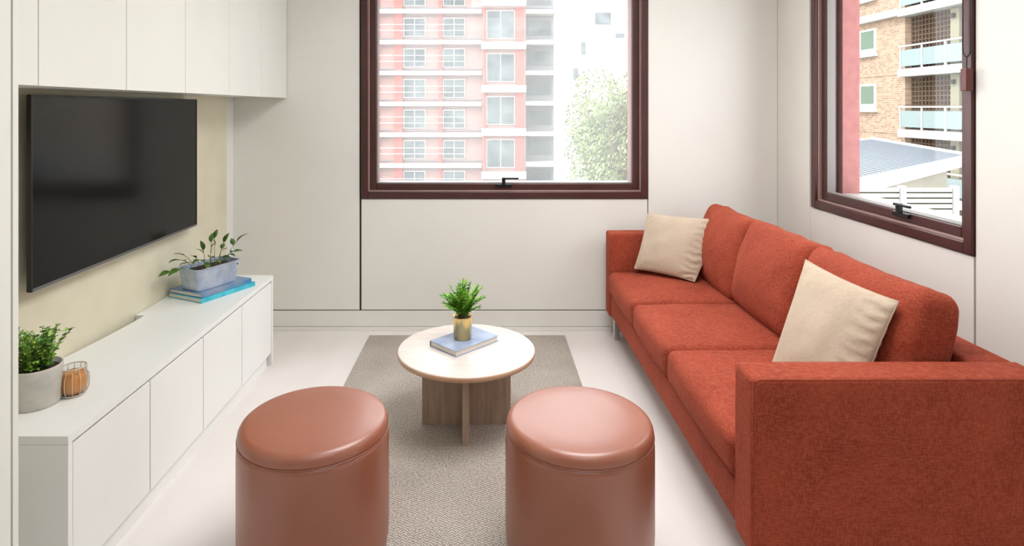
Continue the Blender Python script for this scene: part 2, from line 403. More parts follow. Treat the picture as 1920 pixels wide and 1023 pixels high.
# ------------------------------------------------------------------ rug
def rugmat():
    m, nt, p = newmat('woven_rug', srgb(160, 150, 138), .95, 0, .1); L = nt.links.new
    v = coords(nt); sx = N(nt, 'ShaderNodeSeparateXYZ'); L(v, sx.inputs[0])
    # zig-zag weave: |frac(x/a)-.5| shifted stripes
    def math_(op, a, b=None):
        n = N(nt, 'ShaderNodeMath', operation=op)
        for i, q in enumerate((a, b)):
            if q is None: continue
            if isinstance(q, (int, float)): n.inputs[i].default_value = q
            else: L(q, n.inputs[i])
        return n.outputs[0]
    zig = math_('MULTIPLY', math_('PINGPONG', sx.outputs[0], .012), 1.0)
    s = math_('SINE', math_('MULTIPLY', math_('ADD', sx.outputs[1], zig), 2 * math.pi / .0125))
    n = N(nt, 'ShaderNodeTexNoise', Scale=130.0, Detail=3); L(v, n.inputs['Vector'])
    nb = N(nt, 'ShaderNodeTexNoise', Scale=3.0, Detail=3); L(v, nb.inputs['Vector'])
    h = math_('ADD', math_('MULTIPLY', s, .22), n.outputs['Fac'])
    h2 = math_('ADD', h, math_('MULTIPLY', nb.outputs['Fac'], .25))
    r = N(nt, 'ShaderNodeValToRGB'); e = r.color_ramp.elements; e[0].position = .3; e[1].position = 1.0
    e[0].color = srgb(122, 112, 102); e[1].color = srgb(224, 216, 206); e.new(.62).color = srgb(174, 164, 153)
    L(h2, r.inputs['Fac']); L(r.outputs['Color'], p.inputs['Base Color'])
    b = N(nt, 'ShaderNodeBump', Strength=.7, Distance=.004); L(h, b.inputs['Height']); L(b.outputs['Normal'], p.inputs['Normal'])
    return m
rg = box('rug', (-.765, .519, 1.15, 4.03, 0.0005, .008), rugmat(), None, .002)
tag(rg, 'long grey beige woven rug under the round coffee table', 'rug')

# ------------------------------------------------------------------ sofa
s = empty('sofa', (1.24, 2.94, 0), 'long rust red fabric three-seat sofa along the right wall', 'sofa')
SX0, SX1, SY0, SY1 = .79, 1.69, 1.82, 4.05
def rb(name, x0, x1, y0, y1, z0, z1, r, mat=M_sofa, **kw):
    return roundbox(name, ((x1 - x0) / 2, (y1 - y0) / 2, (z1 - z0) / 2), r, mat, None, ((x0 + x1) / 2, (y0 + y1) / 2, (z0 + z1) / 2), **kw)
sp = [rb('base', SX0 + .012, SX1 - .01, SY0 + .13, SY1 - .11, .165, .305, .012, n=10),
      rb('armrest', SX0, SX1, SY0, SY0 + .135, .16, .695, .016, n=16, puff=(0, .004, .003), wr=.0012),
      rb('armrest', SX0, SX1, SY1 - .12, SY1, .16, .695, .016, n=16, puff=(0, .004, .003), wr=.0012, seed=3),
      rb('back_frame', SX1 - .14, SX1 - .002, SY0 + .137, SY1 - .122, .16, .690, .016, n=14, wr=.001)]
# piped seams on the near armrest
for (ya_, yb_) in ((SY0, SY0 + .135), (SY1 - .12, SY1)):
    bm = bmesh.new(); q = .006
    for yy in (ya_ + q, yb_ - q):
        tube(bm, [(SX0 + q, yy, .17), (SX0 + q, yy, .685), (SX0 + .03, yy, .6905), (SX1 - .03, yy, .6905)], .003, 6)
    sp.append(bm_obj('piping', bm, M_sofa, None, True))
ycuts = [(1.958, 2.677), (2.683, 3.297), (3.303, 3.927)]
for i, (a, b) in enumerate(ycuts):
    sp.append(rb('seat_cushion', SX0 - .004, 1.545, a, b, .306, .452, .035, n=24, puff=(.012, .003, .020), wr=.0035, seed=i * 5))
    bm = bmesh.new(); z = .425
    tube(bm, [(SX0 + .006, a + .02, .318), (SX0 + .004, (a + b) / 2, .316), (SX0 + .006, b - .02, .318)], .003, 6)
    sp.append(bm_obj('cushion_seam', bm, M_sofa, None, True))
bc = [(1.995, 2.69, -.002), (2.70, 3.305, .0), (3.315, 3.92, -.01)]
for i, (a, b, dz) in enumerate(bc):
    def droop(p, q, i=i):
        u, v, t_ = q
        # soft corners stand proud, edge between them sags a little
        p = p.copy()
        if t_ > 0: p.z += .012 * abs(v) ** 3 * t_ - .006 * (1 - v * v)
        p.x *= 1 - .25 * max(0, abs(t_)) ** 3 - .12 * abs(v) ** 4
        return p
    sp.append(roundbox('back_cushion', (.100, (b - a) / 2, .222), .045, M_sofa, None, (1.435 , (a + b) / 2, .668 + dz), (0, R(15), 0), n=24, puff=(.045, .008, .012), disp=droop, wr=.006, seed=i * 9 + 2))
for lx in (.845, 1.62):
    for ly in (1.90, 3.972):
        sp.append(tag(boxes('leg', [(lx - .018, lx + .018, ly - .018, ly + .018, 0, .162)], M_chrome, None, .003), 'shiny metal leg'))
kids(s, sp)

# throw pillows -----------------------------------------------------
def pillow(BL, BR, TR, TL, T, mat, label, seed, gather=0):
    BL, BR, TR, TL = map(Vector, (BL, BR, TR, TL)); n = 44; bm = bmesh.new()
    nrm = ((BR - BL).cross(TL - BL)).normalized()
    def P(u, v, s_):
        c = .045
        uu = u * (1 - c * (1 - v * v)); vv = v * (1 - c * (1 - u * u))
        a, b = (uu + 1) / 2, (vv + 1) / 2
        p = BL * (1 - a) * (1 - b) + BR * a * (1 - b) + TR * a * b + TL * (1 - a) * b
        th = T * (max(0, (1 - u ** 2)) * max(0, (1 - v ** 2))) ** .5
        e = max(abs(u), abs(v)); edge = (1 - e) * 6 if e > .83 else 1
        wv = .5 + .5 * noise.noise(Vector((u * 2 + seed, v * 2, s_)))
        # creases running in from the edges
        cr = math.sin(v * 30 + 5 * noise.noise(Vector((u * 3, v * 3, seed)))) * max(0, (u if gather else abs(u)) - .45) * .008 * (1 + gather * (u > 0))
        cr += math.sin(u * 26 + 6 * noise.noise(Vector((u * 3 + 9, v * 3, seed)))) * max(0, (abs(v) - .5)) * .005
        cr *= min(1, max(0, 1 - e) * 9)
        return p + nrm * s_ * (th * (.85 + .3 * wv) + cr)
    cache = {}
    ts = [math.sin(math.pi / 2 * (-1 + 2 * i / n)) for i in range(n + 1)]
    def V(i, j, s_):
        k = (i, j, 0 if i in (0, n) or j in (0, n) else s_)
        if k not in cache: cache[k] = bm.verts.new(P(ts[i], ts[j], s_ if k[2] else 1))
        return cache[k]
    for s_ in (1, -1):
        for i in range(n):
            for j in range(n): bm.faces.new([V(i, j, s_), V(i + 1, j, s_), V(i + 1, j + 1, s_), V(i, j + 1, s_)])
    cen = (BL + BR + TR + TL) / 4
    root = empty('throw_pillow', (cen.x, cen.y, min(BL.z, BR.z)), label, 'pillow', 'beige pillows on the sofa')
    ring_ = [P(ts[i], -1, 1) for i in range(n)] + [P(1, ts[i], 1) for i in range(n)] + [P(ts[n - i], 1, 1) for i in range(n)] + [P(-1, ts[n - i], 1) for i in range(n)]
    o1 = bm_obj('cover', bm, mat, None, True)
    b2 = bmesh.new(); tube(b2, ring_ + [ring_[0]], .0028, 6); o2 = bm_obj('edge_seam', b2, mat, None, True)
    kids(root, [o1, o2])
pillow((1.085, 2.36, .472), (1.20, 2.01, .470), (1.365, 2.03, .858), (1.262, 2.42, .900), .062, M_pillow, 'beige velvet pillow leaning upright behind the near armrest', 3, 1)
pillow((.935, 3.86, .490), (1.225, 3.60, .480), (1.450, 3.70, .824), (1.042, 3.95, .822), .055, M_pillow, 'beige velvet pillow slumped in the far corner of the sofa', 8, 2.5)

# ------------------------------------------------------------------ stools
def stool(x, y, label):
    root = empty('round_stool', (x, y, 0), label, 'stool', 'tan leather drum stools')
    lathe('body', [(0, .009), (.205, .009), (.226, .018), (.238, .038), (.2435, .07), (.2455, .12), (.2455, .385), (.2445, .41), (.243, .428), (.0, .428)], M_leather, root, seg=96)
    lathe('seat', [(0, .429), (.2430, .4285), (.2432, .438), (.2410, .451), (.236, .461), (.228, .4675), (.216, .4705), (.15, .473), (.08, .4745), (0, .475)], M_leather, root, seg=96)
    bm = bmesh.new()
    tube(bm, [(.2435 * math.cos(a * 2 * math.pi / 96), .2435 * math.sin(a * 2 * math.pi / 96), .4295) for a in range(97)], .0016, 6)
    bm_obj('piping', bm, M_leather, root, True)
stool(-.572, 2.05, 'tan leather drum stool on the left, nearer the white console')
stool(.311, 2.05, 'tan leather drum stool on the right, nearer the sofa')

# ------------------------------------------------------------------ coffee table
TX, TY = -.092, 2.905
t = empty('coffee_table', (TX, TY, .008), 'round pale wood coffee table with crossed plank base on the rug', 'table')
lathe('table_top', [(0, .331), (.318, .331), (.3205, .333), (.3225, .3355), (.3225, .353), (.321, .3555), (.317, .357), (0, .357)], M_tabletop, t, seg=96)
tp = [o for o in t.children][0]
o = lathe('edge_band', [(.3190, .3315), (.3232, .334), (.3236, .352), (.3220, .3540), (.320, .352), (.319, .3315)], M_tableedge, t, seg=96); o['label'] = 'light brown wood edge'
box('leg_panel', (-.209, .209, -.013, .013, 0, .3305), M_tableleg, t, .001)
box('leg_panel', (-.012, .016, -.195, -.0135, 0, .3305), M_tableleg, t, .001)
box('leg_panel', (-.012, .016, .0135, .195, 0, .3305), M_tableleg, t, .001)

def book(name, cx, cy, z, L_, W_, T_, rz, cover, spine, label, group=None, spine_side=1):
    """hardback lying flat: long side along local y, spine on local +x or -x"""
    b = empty(name, (cx, cy, z), label, 'book', group, rz)
    hx, hy = W_ / 2, L_ / 2; ct = .0028
    box('cover', (-hx, hx, -hy, hy, T_ - ct, T_), cover, b, .0008)
    box('cover', (-hx, hx, -hy, hy, 0, ct), cover, b, .0008)
    s0, s1 = (hx - ct, hx) if spine_side > 0 else (-hx, -hx + ct)
    box('spine', (s0, s1, -hy, hy, ct, T_ - ct), spine, b)
    p0, p1 = (-hx + .005, hx - ct) if spine_side > 0 else (-hx + ct, hx - .005)
    o = box('pages', (p0, p1, -hy + .004, hy - .004, ct, T_ - ct), M_page, b)
    return b
TZ = .008 + .357
# local y (long side) points from bottom corner to the right corner: +45 deg
bx, by = (-.136 + .062 - .267 + -.069) / 4, (2.79 + 2.988 + 2.92 + 3.118) / 4
book('book', bx, by, TZ + .0003, .278, .186, .027, R(-45), M_blue, M_navy, 'dusty blue hardback lying on the round coffee table', None, -1)

def leaf_card(bm, base, d, up, L_, W_, fold=.25):
    d = d.normalized(); side = d.cross(up)
    if side.length < 1e-4: side = Vector((1, 0, 0))
    side.normalize(); nrm = side.cross(d).normalized()
    p0 = bm.verts.new(base)
    a = [bm.verts.new(base + d * L_ * .35 + side * W_ * .5 * s_ + nrm * W_ * fold) for s_ in (-1, 1)]
    b = [bm.verts.new(base + d * L_ * .72 + side * W_ * .38 * s_ + nrm * W_ * fold * .6) for s_ in (-1, 1)]
    m1 = bm.verts.new(base + d * L_ * .35); m2 = bm.verts.new(base + d * L_ * .72 - nrm * L_ * .03)
    tip = bm.verts.new(base + d * L_ - nrm * L_ * .12)
    for f in ((p0, m1, a[0]), (p0, a[1], m1), (a[0], m1, m2, b[0]), (m1, a[1], b[1], m2), (b[0], m2, tip), (m2, b[1], tip)): bm.faces.new(f)

# gold pot plant
gp = empty('potted_plant', (-.112, 2.955, TZ + .0275), 'small bushy green plant in a shiny gold pot on the coffee table book', 'plant')
lathe('pot', [(0, 0), (.040, 0), (.0425, .003), (.0475, .104), (.0485, .107), (.0455, .107), (.044, .095), (0, .095)], M_gold, gp, seg=48)
lathe('soil', [(.0438, .0952), (.02, .099), (0, .100)], M_soil, gp, seg=24)
bm = bmesh.new(); bs = bmesh.new()
for k in range(52):
    az = rnd.uniform(0, 2 * math.pi); lean = rnd.uniform(.05, 1.25); Ln = rnd.uniform(.10, .170) * (1 - .12 * lean)
    p = Vector((.02 * math.cos(az) * rnd.random(), .02 * math.sin(az) * rnd.random(), .098)); pts = [p.copy()]
    for q in range(9):
        f = (q + 1) / 9; a = lean * (.35 + .65 * f)
        p = p + Vector((math.sin(a) * math.cos(az), math.sin(a) * math.sin(az), math.cos(a))) * Ln / 9; pts.append(p.copy())
    tube(bs, pts, .0009, 4)
    for q in range(2, 10):
        d = (pts[q] - pts[q - 1]).normalized(); side = d.cross(Vector((0, 0, 1))).normalized() if abs(d.z) < .99 else Vector((1, 0, 0))
        for s_ in (-1, 1):
            dd = (side * s_ * .8 + d * .7 + Vector((0, 0, rnd.uniform(-.2, .4))))
            leaf_card(bm, pts[q], dd, Vector((0, 0, 1)), rnd.uniform(.020, .032), rnd.uniform(.008, .012))
    leaf_card(bm, pts[-1], d, Vector((0.1, 0, 1)), .025, .008)
tag(bm_obj('foliage', bm, M_leafA, gp), kind='stuff'); bm_obj('stems', bs, M_stem, gp)

# concrete pot on the console
cp = empty('potted_plant', (-1.492, 2.035, CZ), 'leafy green plant in a grey concrete pot at the near end of the console', 'plant')
lathe('pot', [(0, 0), (.066, 0), (.070, .004), (.0755, .122), (.0755, .128), (.069, .128), (.068, .112), (0, .112)], M_concrete, cp, seg=56)
lathe('soil', [(.0678, .1122), (.03, .117), (0, .118)], M_soil, cp, seg=24)
bm = bmesh.new(); bs = bmesh.new()
for k in range(85):
    az = rnd.uniform(0, 2 * math.pi); lean = rnd.uniform(0, .85); Ln = rnd.uniform(.07, .14)
    p = Vector((.05 * math.cos(az) * rnd.random(), .05 * math.sin(az) * rnd.random(), .114)); pts = [p.copy()]
    for q in range(7):
        a = lean * (.4 + .6 * q / 6)
        p = p + Vector((math.sin(a) * math.cos(az), math.sin(a) * math.sin(az), math.cos(a))) * Ln / 7 + Vector((rnd.uniform(-1, 1), rnd.uniform(-1, 1), 0)) * .002; pts.append(p.copy())
    tube(bs, pts, .0008, 4)
    for q in range(1, 8):
        for s_ in range(2):
            dd = Vector((rnd.uniform(-1, 1), rnd.uniform(-1, 1), rnd.uniform(-.1, .8)))
            leaf_card(bm, pts[q], dd, Vector((0, 0, 1)), rnd.uniform(.012, .019), rnd.uniform(.010, .014), .12)
tag(bm_obj('foliage', bm, M_leafB, cp), kind='stuff'); bm_obj('stems', bs, M_stem, cp)

# amber candle in a ribbed glass jar
cj = empty('candle_jar', (-1.412, 2.100, CZ), 'small ribbed clear glass jar of amber wax beside the concrete pot', 'candle')
prof = [(0, 0), (.030, 0), (.036, .004), (.0435, .022), (.0455, .045), (.0435, .066), (.037, .078), (.036, .084), (.0395, .086), (.0395, .096), (.0365, .096), (.0335, .084), (.0345, .077), (.0405, .064), (.0425, .045), (.0405, .024), (.034, .009), (0, .008)]
lathe('jar', prof, M_jar, cj, seg=28, smooth=False, facet=.035)
lathe('wax', [(0, .009), (.031, .009), (.039, .024), (.0412, .045), (.039, .062), (.034, .077), (0, .077)], M_amber, cj, seg=28, smooth=True)
bm = bmesh.new(); tube(bm, [(0, 0, .076), (.001, 0, .083), (.002, .001, .089)], .0012, 6); bm_obj('wick', bm, M_black, cj)
M_gedge = newmat('glass_edge', srgb(206, 198, 186), .12, 0, .9)[0]
ra = [(.037, .006), (.0447, .022), (.0467, .045), (.0447, .066), (.038, .078), (.0385, .092)]
for k in range(12):
    a = 2 * math.pi * k / 12; bm = bmesh.new()
    tube(bm, [(q * math.cos(a), q * math.sin(a), z) for q, z in ra], .0013, 6); bm_obj('rib', bm, M_gedge, cj, True)
for nm, q, z in (('rim', .0388, .0955), ('base_ring', .036, .005)):
    bm = bmesh.new(); tube(bm, [(q * math.cos(a * math.pi / 20), q * math.sin(a * math.pi / 20), z) for a in range(41)], .0022, 6)
    bm_obj(nm, bm, M_gedge, cj, True)

# books and planter at the far end of the console
bxc, byc = (-1.423 - 1.268 - 1.646 - 1.491) / 4 - .002, (3.07 + 3.384 + 3.20 + 3.51) / 4 - .012
ang = math.atan2(.314, .155) - math.pi / 2
book('book', bxc, byc, CZ + .0003, .345, .25, .023, ang, M_cyan, M_cyan, 'cyan hardback at the bottom of the pair under the metal planter', 'books under the planter', 1)
book('book', bxc - .006, byc - .002, CZ + .0238, .325, .235, .020, ang + R(1.5), M_blue2, M_blue2, 'blue grey hardback directly under the metal planter', 'books under the planter', 1)
pz = CZ + .0238 + .0204
pl = empty('planter', (-1.463, 3.250, pz), 'blue grey metal trough with a trailing leafy plant on two books', 'plant', None, ang)
# trough: flared rounded rectangle, open on top, local y long
def rrect(hx, hy, r, z, n=6):
    out = []
    for cx_, cy_, a0 in ((hx - r, hy - r, 0), (-hx + r, hy - r, 90), (-hx + r, -hy + r, 180), (hx - r, -hy + r, 270)):
        for k in range(n + 1):
            a = R(a0 + 90 * k / n); out.append((cx_ + r * math.cos(a), cy_ + r * math.sin(a), z))
    return out
bm = bmesh.new()
loops = [rrect(.066, .118, .02, 0), rrect(.069, .121, .022, .004), rrect(.079, .136, .026, .108), rrect(.0825, .1395, .028, .110), rrect(.0825, .1395, .028, .115), rrect(.0775, .1345, .025, .1145), rrect(.076, .133, .024, .090)]
vl = [[bm.verts.new(p) for p in lp] for lp in loops]; nn = len(vl[0])
bm.faces.new(vl[0][::-1]); bm.faces.new(vl[-1])
for A, B in zip(vl, vl[1:]):
    for k in range(nn): bm.faces.new((A[k], A[(k + 1) % nn], B[(k + 1) % nn], B[k]))
bm_obj('trough', bm, M_zinc, pl)
bm = bmesh.new(); lp = [bm.verts.new(p) for p in rrect(.0755, .1325, .024, .0915)]; c0 = bm.verts.new((0, 0, .100))
for k in range(len(lp)): bm.faces.new((lp[k], lp[(k + 1) % len(lp)], c0))
bm_obj('soil', bm, M_soil, pl)
lathe('rivet', [(0, .0), (.004, 0), (.004, .003), (0, .004)], M_handle, pl, seg=12)
rv = [o for o in pl.children if o.name.startswith('rivet')][0]; rv.rotation_euler = (0, R(90), 0); rv.location = (.0775, .112, .094)
# leaf shape
def big_leaf_mesh():
    bm = bmesh.new(); n = 8; L_, W_ = .062, .032; rows = []
    for i in range(n + 1):
        f = i / n; wdt = W_ * (math.sin(math.pi * min(1, f * .98 + .02)) ** .8) * (1.15 - .5 * f); y = L_ * f; z = -.010 * f * f + .003 * math.sin(3 * f)
        rows.append([bm.verts.new((-wdt * .5, y, z + wdt * .12)), bm.verts.new((0, y, z - .0005)), bm.verts.new((wdt * .5, y, z + wdt * .12))])
    for A, B in zip(rows, rows[1:]):
        for k in range(2): bm.faces.new((A[k], A[k + 1], B[k + 1], B[k]))
    bmesh.ops.remove_doubles(bm, verts=bm.verts, dist=1e-5)
    r = bmesh.ops.solidify(bm, geom=bm.faces[:], thickness=.0006)
    me = bpy.data.meshes.new('leaf'); bm.to_mesh(me); bm.free(); me.materials.append(M_leafC)
    for f in me.polygons: f.use_smooth = True
    return me
LM = big_leaf_mesh(); bs = bmesh.new()
# (start y, end x, end y, end z, leaf size): y<0 is the near end, x>0 the room side
shoots = [(-.09, -.01, -.165, .165, 1.0), (-.09, .03, -.205, .135, 1.05), (-.08, -.02, -.135, .180, .9), (-.07, .02, -.10, .165, .8), (-.03, .0, -.04, .190, .9),
          (-.02, .02, -.075, .150, .9), (.0, .01, .0, .225, .8), (.0, -.02, .045, .235, .8), (.03, .0, .03, .200, .7), (.05, .0, .09, .205, .9),
          (.09, .02, .16, .200, 1.15), (.08, .03, .13, .150, .8), (.05, .03, .06, .140, .8), (-.05, .04, -.06, .130, .8), (-.06, .0, -.13, .145, .8),
          (.02, .04, .01, .135, .9), (.07, -.03, .10, .165, .8), (-.10, -.02, -.22, .120, .9), (.10, .0, .125, .135, .7), (0, .03, -.02, .155, .8)]
for (sy, ex, ey, ez, sc) in shoots:
    a = Vector((ex * .4, sy, .098)); b = Vector((ex, ey, ez)); mid = (a + b) / 2 + Vector((0, 0, .025))
    pts = [a * (1 - f) ** 2 + mid * 2 * f * (1 - f) + b * f * f for f in [i / 7 for i in range(8)]]
    tube(bs, pts, .0012, 5)
    d = (pts[-1] - pts[-2]).normalized()
    for q, side in ((7, 0), (5, rnd.choice((-1, 1)))):
        if q == 5 and rnd.random() < .35: continue
        lf = link('leaf', LM, None, pl); lf.location = pts[q]
        dd = (d + Vector((side * .8, side * .4, -.05 + rnd.uniform(-.1, .25)))).normalized()
        quat = dd.to_track_quat('Y', 'Z'); lf.rotation_mode = 'QUATERNION'
        lf.rotation_quaternion = quat @ Matrix.Rotation(rnd.uniform(-.6, .6), 4, 'Y').to_quaternion()
        k = sc * (.8 if q == 5 else 1.05); lf.scale = (k, k, k)
bm_obj('stems', bs, M_stem, pl)

# blind cord at the right window
bc_ = empty('blind_cord', (1.935, 2.475, 1.70), 'looped blind cord with a dark red weight hanging at the right window', 'cord')
bm = bmesh.new()
pts = [(1.938, 2.492, 2.5), (1.938, 2.492, 1.75)] + [(1.938, 2.472 + .02 * math.cos(a), 1.74 - .035 * math.sin(a)) for a in [math.pi * k / 8 for k in range(9)]] + [(1.938, 2.452, 1.75), (1.938, 2.452, 2.5)]
tube(bm, pts, .0022, 6); o1 = bm_obj('cord', bm, M_handle, None, True)
bm = bmesh.new(); tube(bm, [(1.938, 2.472, 1.706), (1.938, 2.472, 1.655)], .002, 6); o2 = bm_obj('link', bm, M_handle)
M_dred = newmat('dark_red_plastic', srgb(96, 40, 34), .4)[0]
kids(bc_, [o1, o2, box('weight', (1.924, 1.952, 2.455, 2.489, 1.568, 1.658), M_dred, None, .003)])

# ------------------------------------------------------------------ outside
GZ = -7.0
M_ground = noisy('ground_paving', srgb(150, 148, 138), srgb(168, 166, 154), .5, .9)
struct(box('ground', (-70, 90, 6, 140, GZ - .3, GZ), M_ground), 'grey ground far below the windows', 'ground')

# red and white apartment block seen through the far window
M_pink = brickmat('pink_brick', srgb(136, 104, 100), srgb(146, 114, 108), srgb(150, 132, 128), 3.0, 0)
M_red = brickmat('red_brick', srgb(142, 60, 54), srgb(150, 74, 66), srgb(152, 104, 98), 3.0, 0)
M_slab = newmat('white_concrete', srgb(168, 168, 166), .8)[0]
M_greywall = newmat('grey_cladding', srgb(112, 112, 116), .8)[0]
M_dwin = noisy('dark_window', srgb(62, 70, 74), srgb(98, 106, 108), .6, .4, spec=.15)
M_wframe = newmat('white_window_frame', srgb(226, 226, 224), .5)[0]
ab = empty('apartment_building', (-6, 58, GZ), 'red brick apartment block with white floor bands beyond the far window', 'building')
YB = 55.0; K = YB / F
PX = lambda px: (px - CX) * K
PZ = lambda py: CH - (py - HY) * K
def bb(name, px0, px1, py0, py1, w0, w1, mat, bev=0):
    return ch(box(name, (PX(px0), PX(px1), YB + w0, YB + w1, PZ(py1), PZ(py0)), mat, None, bev), ab)
bb('wall', 500, 905, -240, 380, 0, 8, M_pink)
bb('wall', 905, 984, -240, 380, -1.2, 0, M_pink)
bb('wall', 984, 1042, -240, 380, 1.5, 8, M_greywall)['label'] = 'grey recessed end of the block'
for px0, px1 in ((740, 756), (823, 830), (560, 574), (640, 650)):
    bb('red_pier', px0, px1, -240, 380, -.35, -.002, M_red)
for px0, px1 in ((906, 911), (965, 979)): bb('red_pier', px0, px1, -240, 380, -1.5, -1.202, M_red)
def far_window(px0, px1, py0, py1, w_):
    fr = bb('window', px0, px1, py0, py1, w_ - .12, w_, M_wframe)
    q = 1.2; n = 2; wd = (px1 - px0 - q) / n
    for k in range(n):
        a = px0 + q + k * wd; b = a + wd - q
        p = box('pane', (PX(a), PX(b), YB + w_ - .16, YB + w_ - .13, PZ(py1 - q), PZ(py0 + q)), M_dwin, None)
        p.parent = fr
    return fr
fl = 57.2
for k in range(-4, 7):
    yt = 22 + fl * k
    if yt > 345: continue
    bb('floor_band', 500, 903, yt - 3, yt + 5, -.7, -.36, M_slab)
    bb('balcony_band', 985, 1042, yt - 4, yt + 4, -.2, 1.49, M_slab)
    bb('grey_strip', 500, 903, yt + 7, yt + 9, -.10, -.002, M_greywall)  # thin grey strips below and above each floor band
    bb('grey_strip', 500, 903, yt - 8, yt - 6, -.10, -.002, M_greywall)
    if k >= -1:
        for px0, px1 in ((757, 798), (831, 872), (690, 712)):
            far_window(px0, px1, yt + 12, yt + 47, -.002)
        bb('railing', 712, 873, yt + 25, yt + 26, -.62, -.56, M_slab)
        bb('railing', 712, 873, yt + 36, yt + 37.2, -.62, -.52, M_slab)
        bb('grey_window', 992, 1036, yt + 14, yt + 40, 1.38, 1.49, M_dwin)
for k in range(-3, 5):
    yt = 10 + 78.5 * k
    bb('bay_band', 903, 984, yt - 6, yt + 7, -1.9, -1.51, M_slab)
    if k >= 0 or k == -1: far_window(912, 964, yt + 14, yt + 66, -1.202)

# pale building further right
M_pale = newmat('pale_render', srgb(150, 150, 150), .8)[0]
wbld = empty('white_building', (22, 95, GZ), 'pale stepped building behind the tree beyond the far window', 'building')
K2 = 95 / F
def wbx(name, px0, px1, py0, py1, w0, w1, mat): return ch(box(name, ((px0 - CX) * K2, (px1 - CX) * K2, 95 + w0, 95 + w1, max(GZ, CH - (py1 - HY) * K2), CH - (py0 - HY) * K2), mat), wbld)
wbx('wall', 1060, 1330, 120, 400, 0, 9, M_pale); wbx('wall', 1085, 1330, 70, 120, 1, 9, M_pale); wbx('wall', 1108, 1330, -120, 70, 2, 9, M_pale)
for (a, b, c_, d_) in ((1120, 1150, 20, 42), (1075, 1084, 128, 150), (1092, 1100, 78, 100), (1128, 1142, 92, 112), (1160, 1176, 60, 80)):
    wbx('window', a, b, c_, d_, -.15 if c_ > 120 else (.85 if a < 1108 else 1.85), 0 if c_ > 120 else (.999 if a < 1108 else 1.999), M_dwin)

# tree
M_tree = noisy('tree_leaf', srgb(92, 104, 66), srgb(118, 130, 84), .9, .8)
M_bark = noisy('bark', srgb(96, 80, 64), srgb(120, 102, 84), 6, .9)
def tree(name, cx_, cy_, zc, rx, rz_, n, label, leafm, size, cat='tree', trunk=True):
    root = empty(name, (cx_, cy_, GZ), label, cat); bm = bmesh.new(); r2 = random.Random(int(cx_ * 10) + n)
    blobs = [(Vector((r2.uniform(-.6, .6) * rx, r2.uniform(-.6, .6) * rx, r2.uniform(-.65, .7) * rz_)), r2.uniform(.3, .5)) for _ in range(26)]
    for k in range(n):
        c_, q = r2.choice(blobs); d = Vector((r2.gauss(0, 1), r2.gauss(0, 1), r2.gauss(0, 1))).normalized()
        p = c_ + Vector((d.x * rx * q, d.y * rx * q, d.z * rz_ * q)) * r2.uniform(.75, 1.05) + Vector((0, 0, zc - GZ))
        a = (d + Vector((r2.uniform(-.8, .8), r2.uniform(-.8, .8), r2.uniform(-.8, .8)))).normalized(); b = a.orthogonal().normalized(); c2 = a.cross(b); s_ = size * r2.uniform(.6, 1.3)
        vs_ = [bm.verts.new(p + b * s_), bm.verts.new(p + c2 * s_ * .45), bm.verts.new(p - b * s_), bm.verts.new(p - c2 * s_ * .45)]; bm.faces.new(vs_)
    tag(bm_obj('crown', bm, leafm, root), kind='stuff')
    if trunk:
        bm = bmesh.new(); tube(bm, [(0, 0, 0), (.1, 0, (zc - GZ) * .5), (0, 0, zc - GZ + rz_ * .4)], [.3, .22, .08], 8)
        for k in range(6):
            a = k * 1.05; tube(bm, [(0.05, 0, (zc - GZ) * .75), (math.cos(a) * rx * .6, math.sin(a) * rx * .6, (zc - GZ) * 1.03)], [.1, .03], 6)
        bm_obj('trunk', bm, M_bark, root)
tree('tree', 5.9, 27, .2, 2.7, 3.2, 20000, 'rounded pale green tree beyond the right side of the far window', M_tree, .095)
M_lime = noisy('lime_leaf', srgb(110, 128, 28), srgb(140, 150, 44), 2, .8)
tree('shrub', 3.25, 21.5, -4.3, 1.1, 2.3, 2500, 'low lime green shrub below the tree, seen at the foot of the far window', M_lime, .12, 'shrub')

# brick apartment block with balconies, right window
M_tan = brickmat('tan_brick', srgb(124, 102, 84), srgb(156, 130, 108), srgb(164, 152, 138), 2.2, 1)
M_cream = newmat('cream_render', srgb(128, 124, 104), .85)[0]
M_lat = newmat('brown_breeze_block', srgb(84, 66, 50), .9)[0]
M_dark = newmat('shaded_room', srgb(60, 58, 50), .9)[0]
M_winG = newmat('grey_green_glass', srgb(96, 112, 98), .15)[0]
br = empty('apartment_building', (24, 28, GZ), 'tan brick apartment block with glass balconies beyond the right window', 'building')
XB = 21.0; YX = lambda px: XB * F / (px - CX)
def rx_(name, x0, x1, y0, y1, z0, z1, mat, bev=0): return ch(box(name, (x0, x1, y0, y1, z0, z1), mat, None, bev), br)
yL = YX(1697)
rx_('wall', XB, XB + 8, yL, 60, GZ, 16, M_tan)
rx_('wall', XB + 1.6, XB + 8, 6, yL - .002, GZ, 16, M_cream)['label'] = 'cream wall behind the balconies'
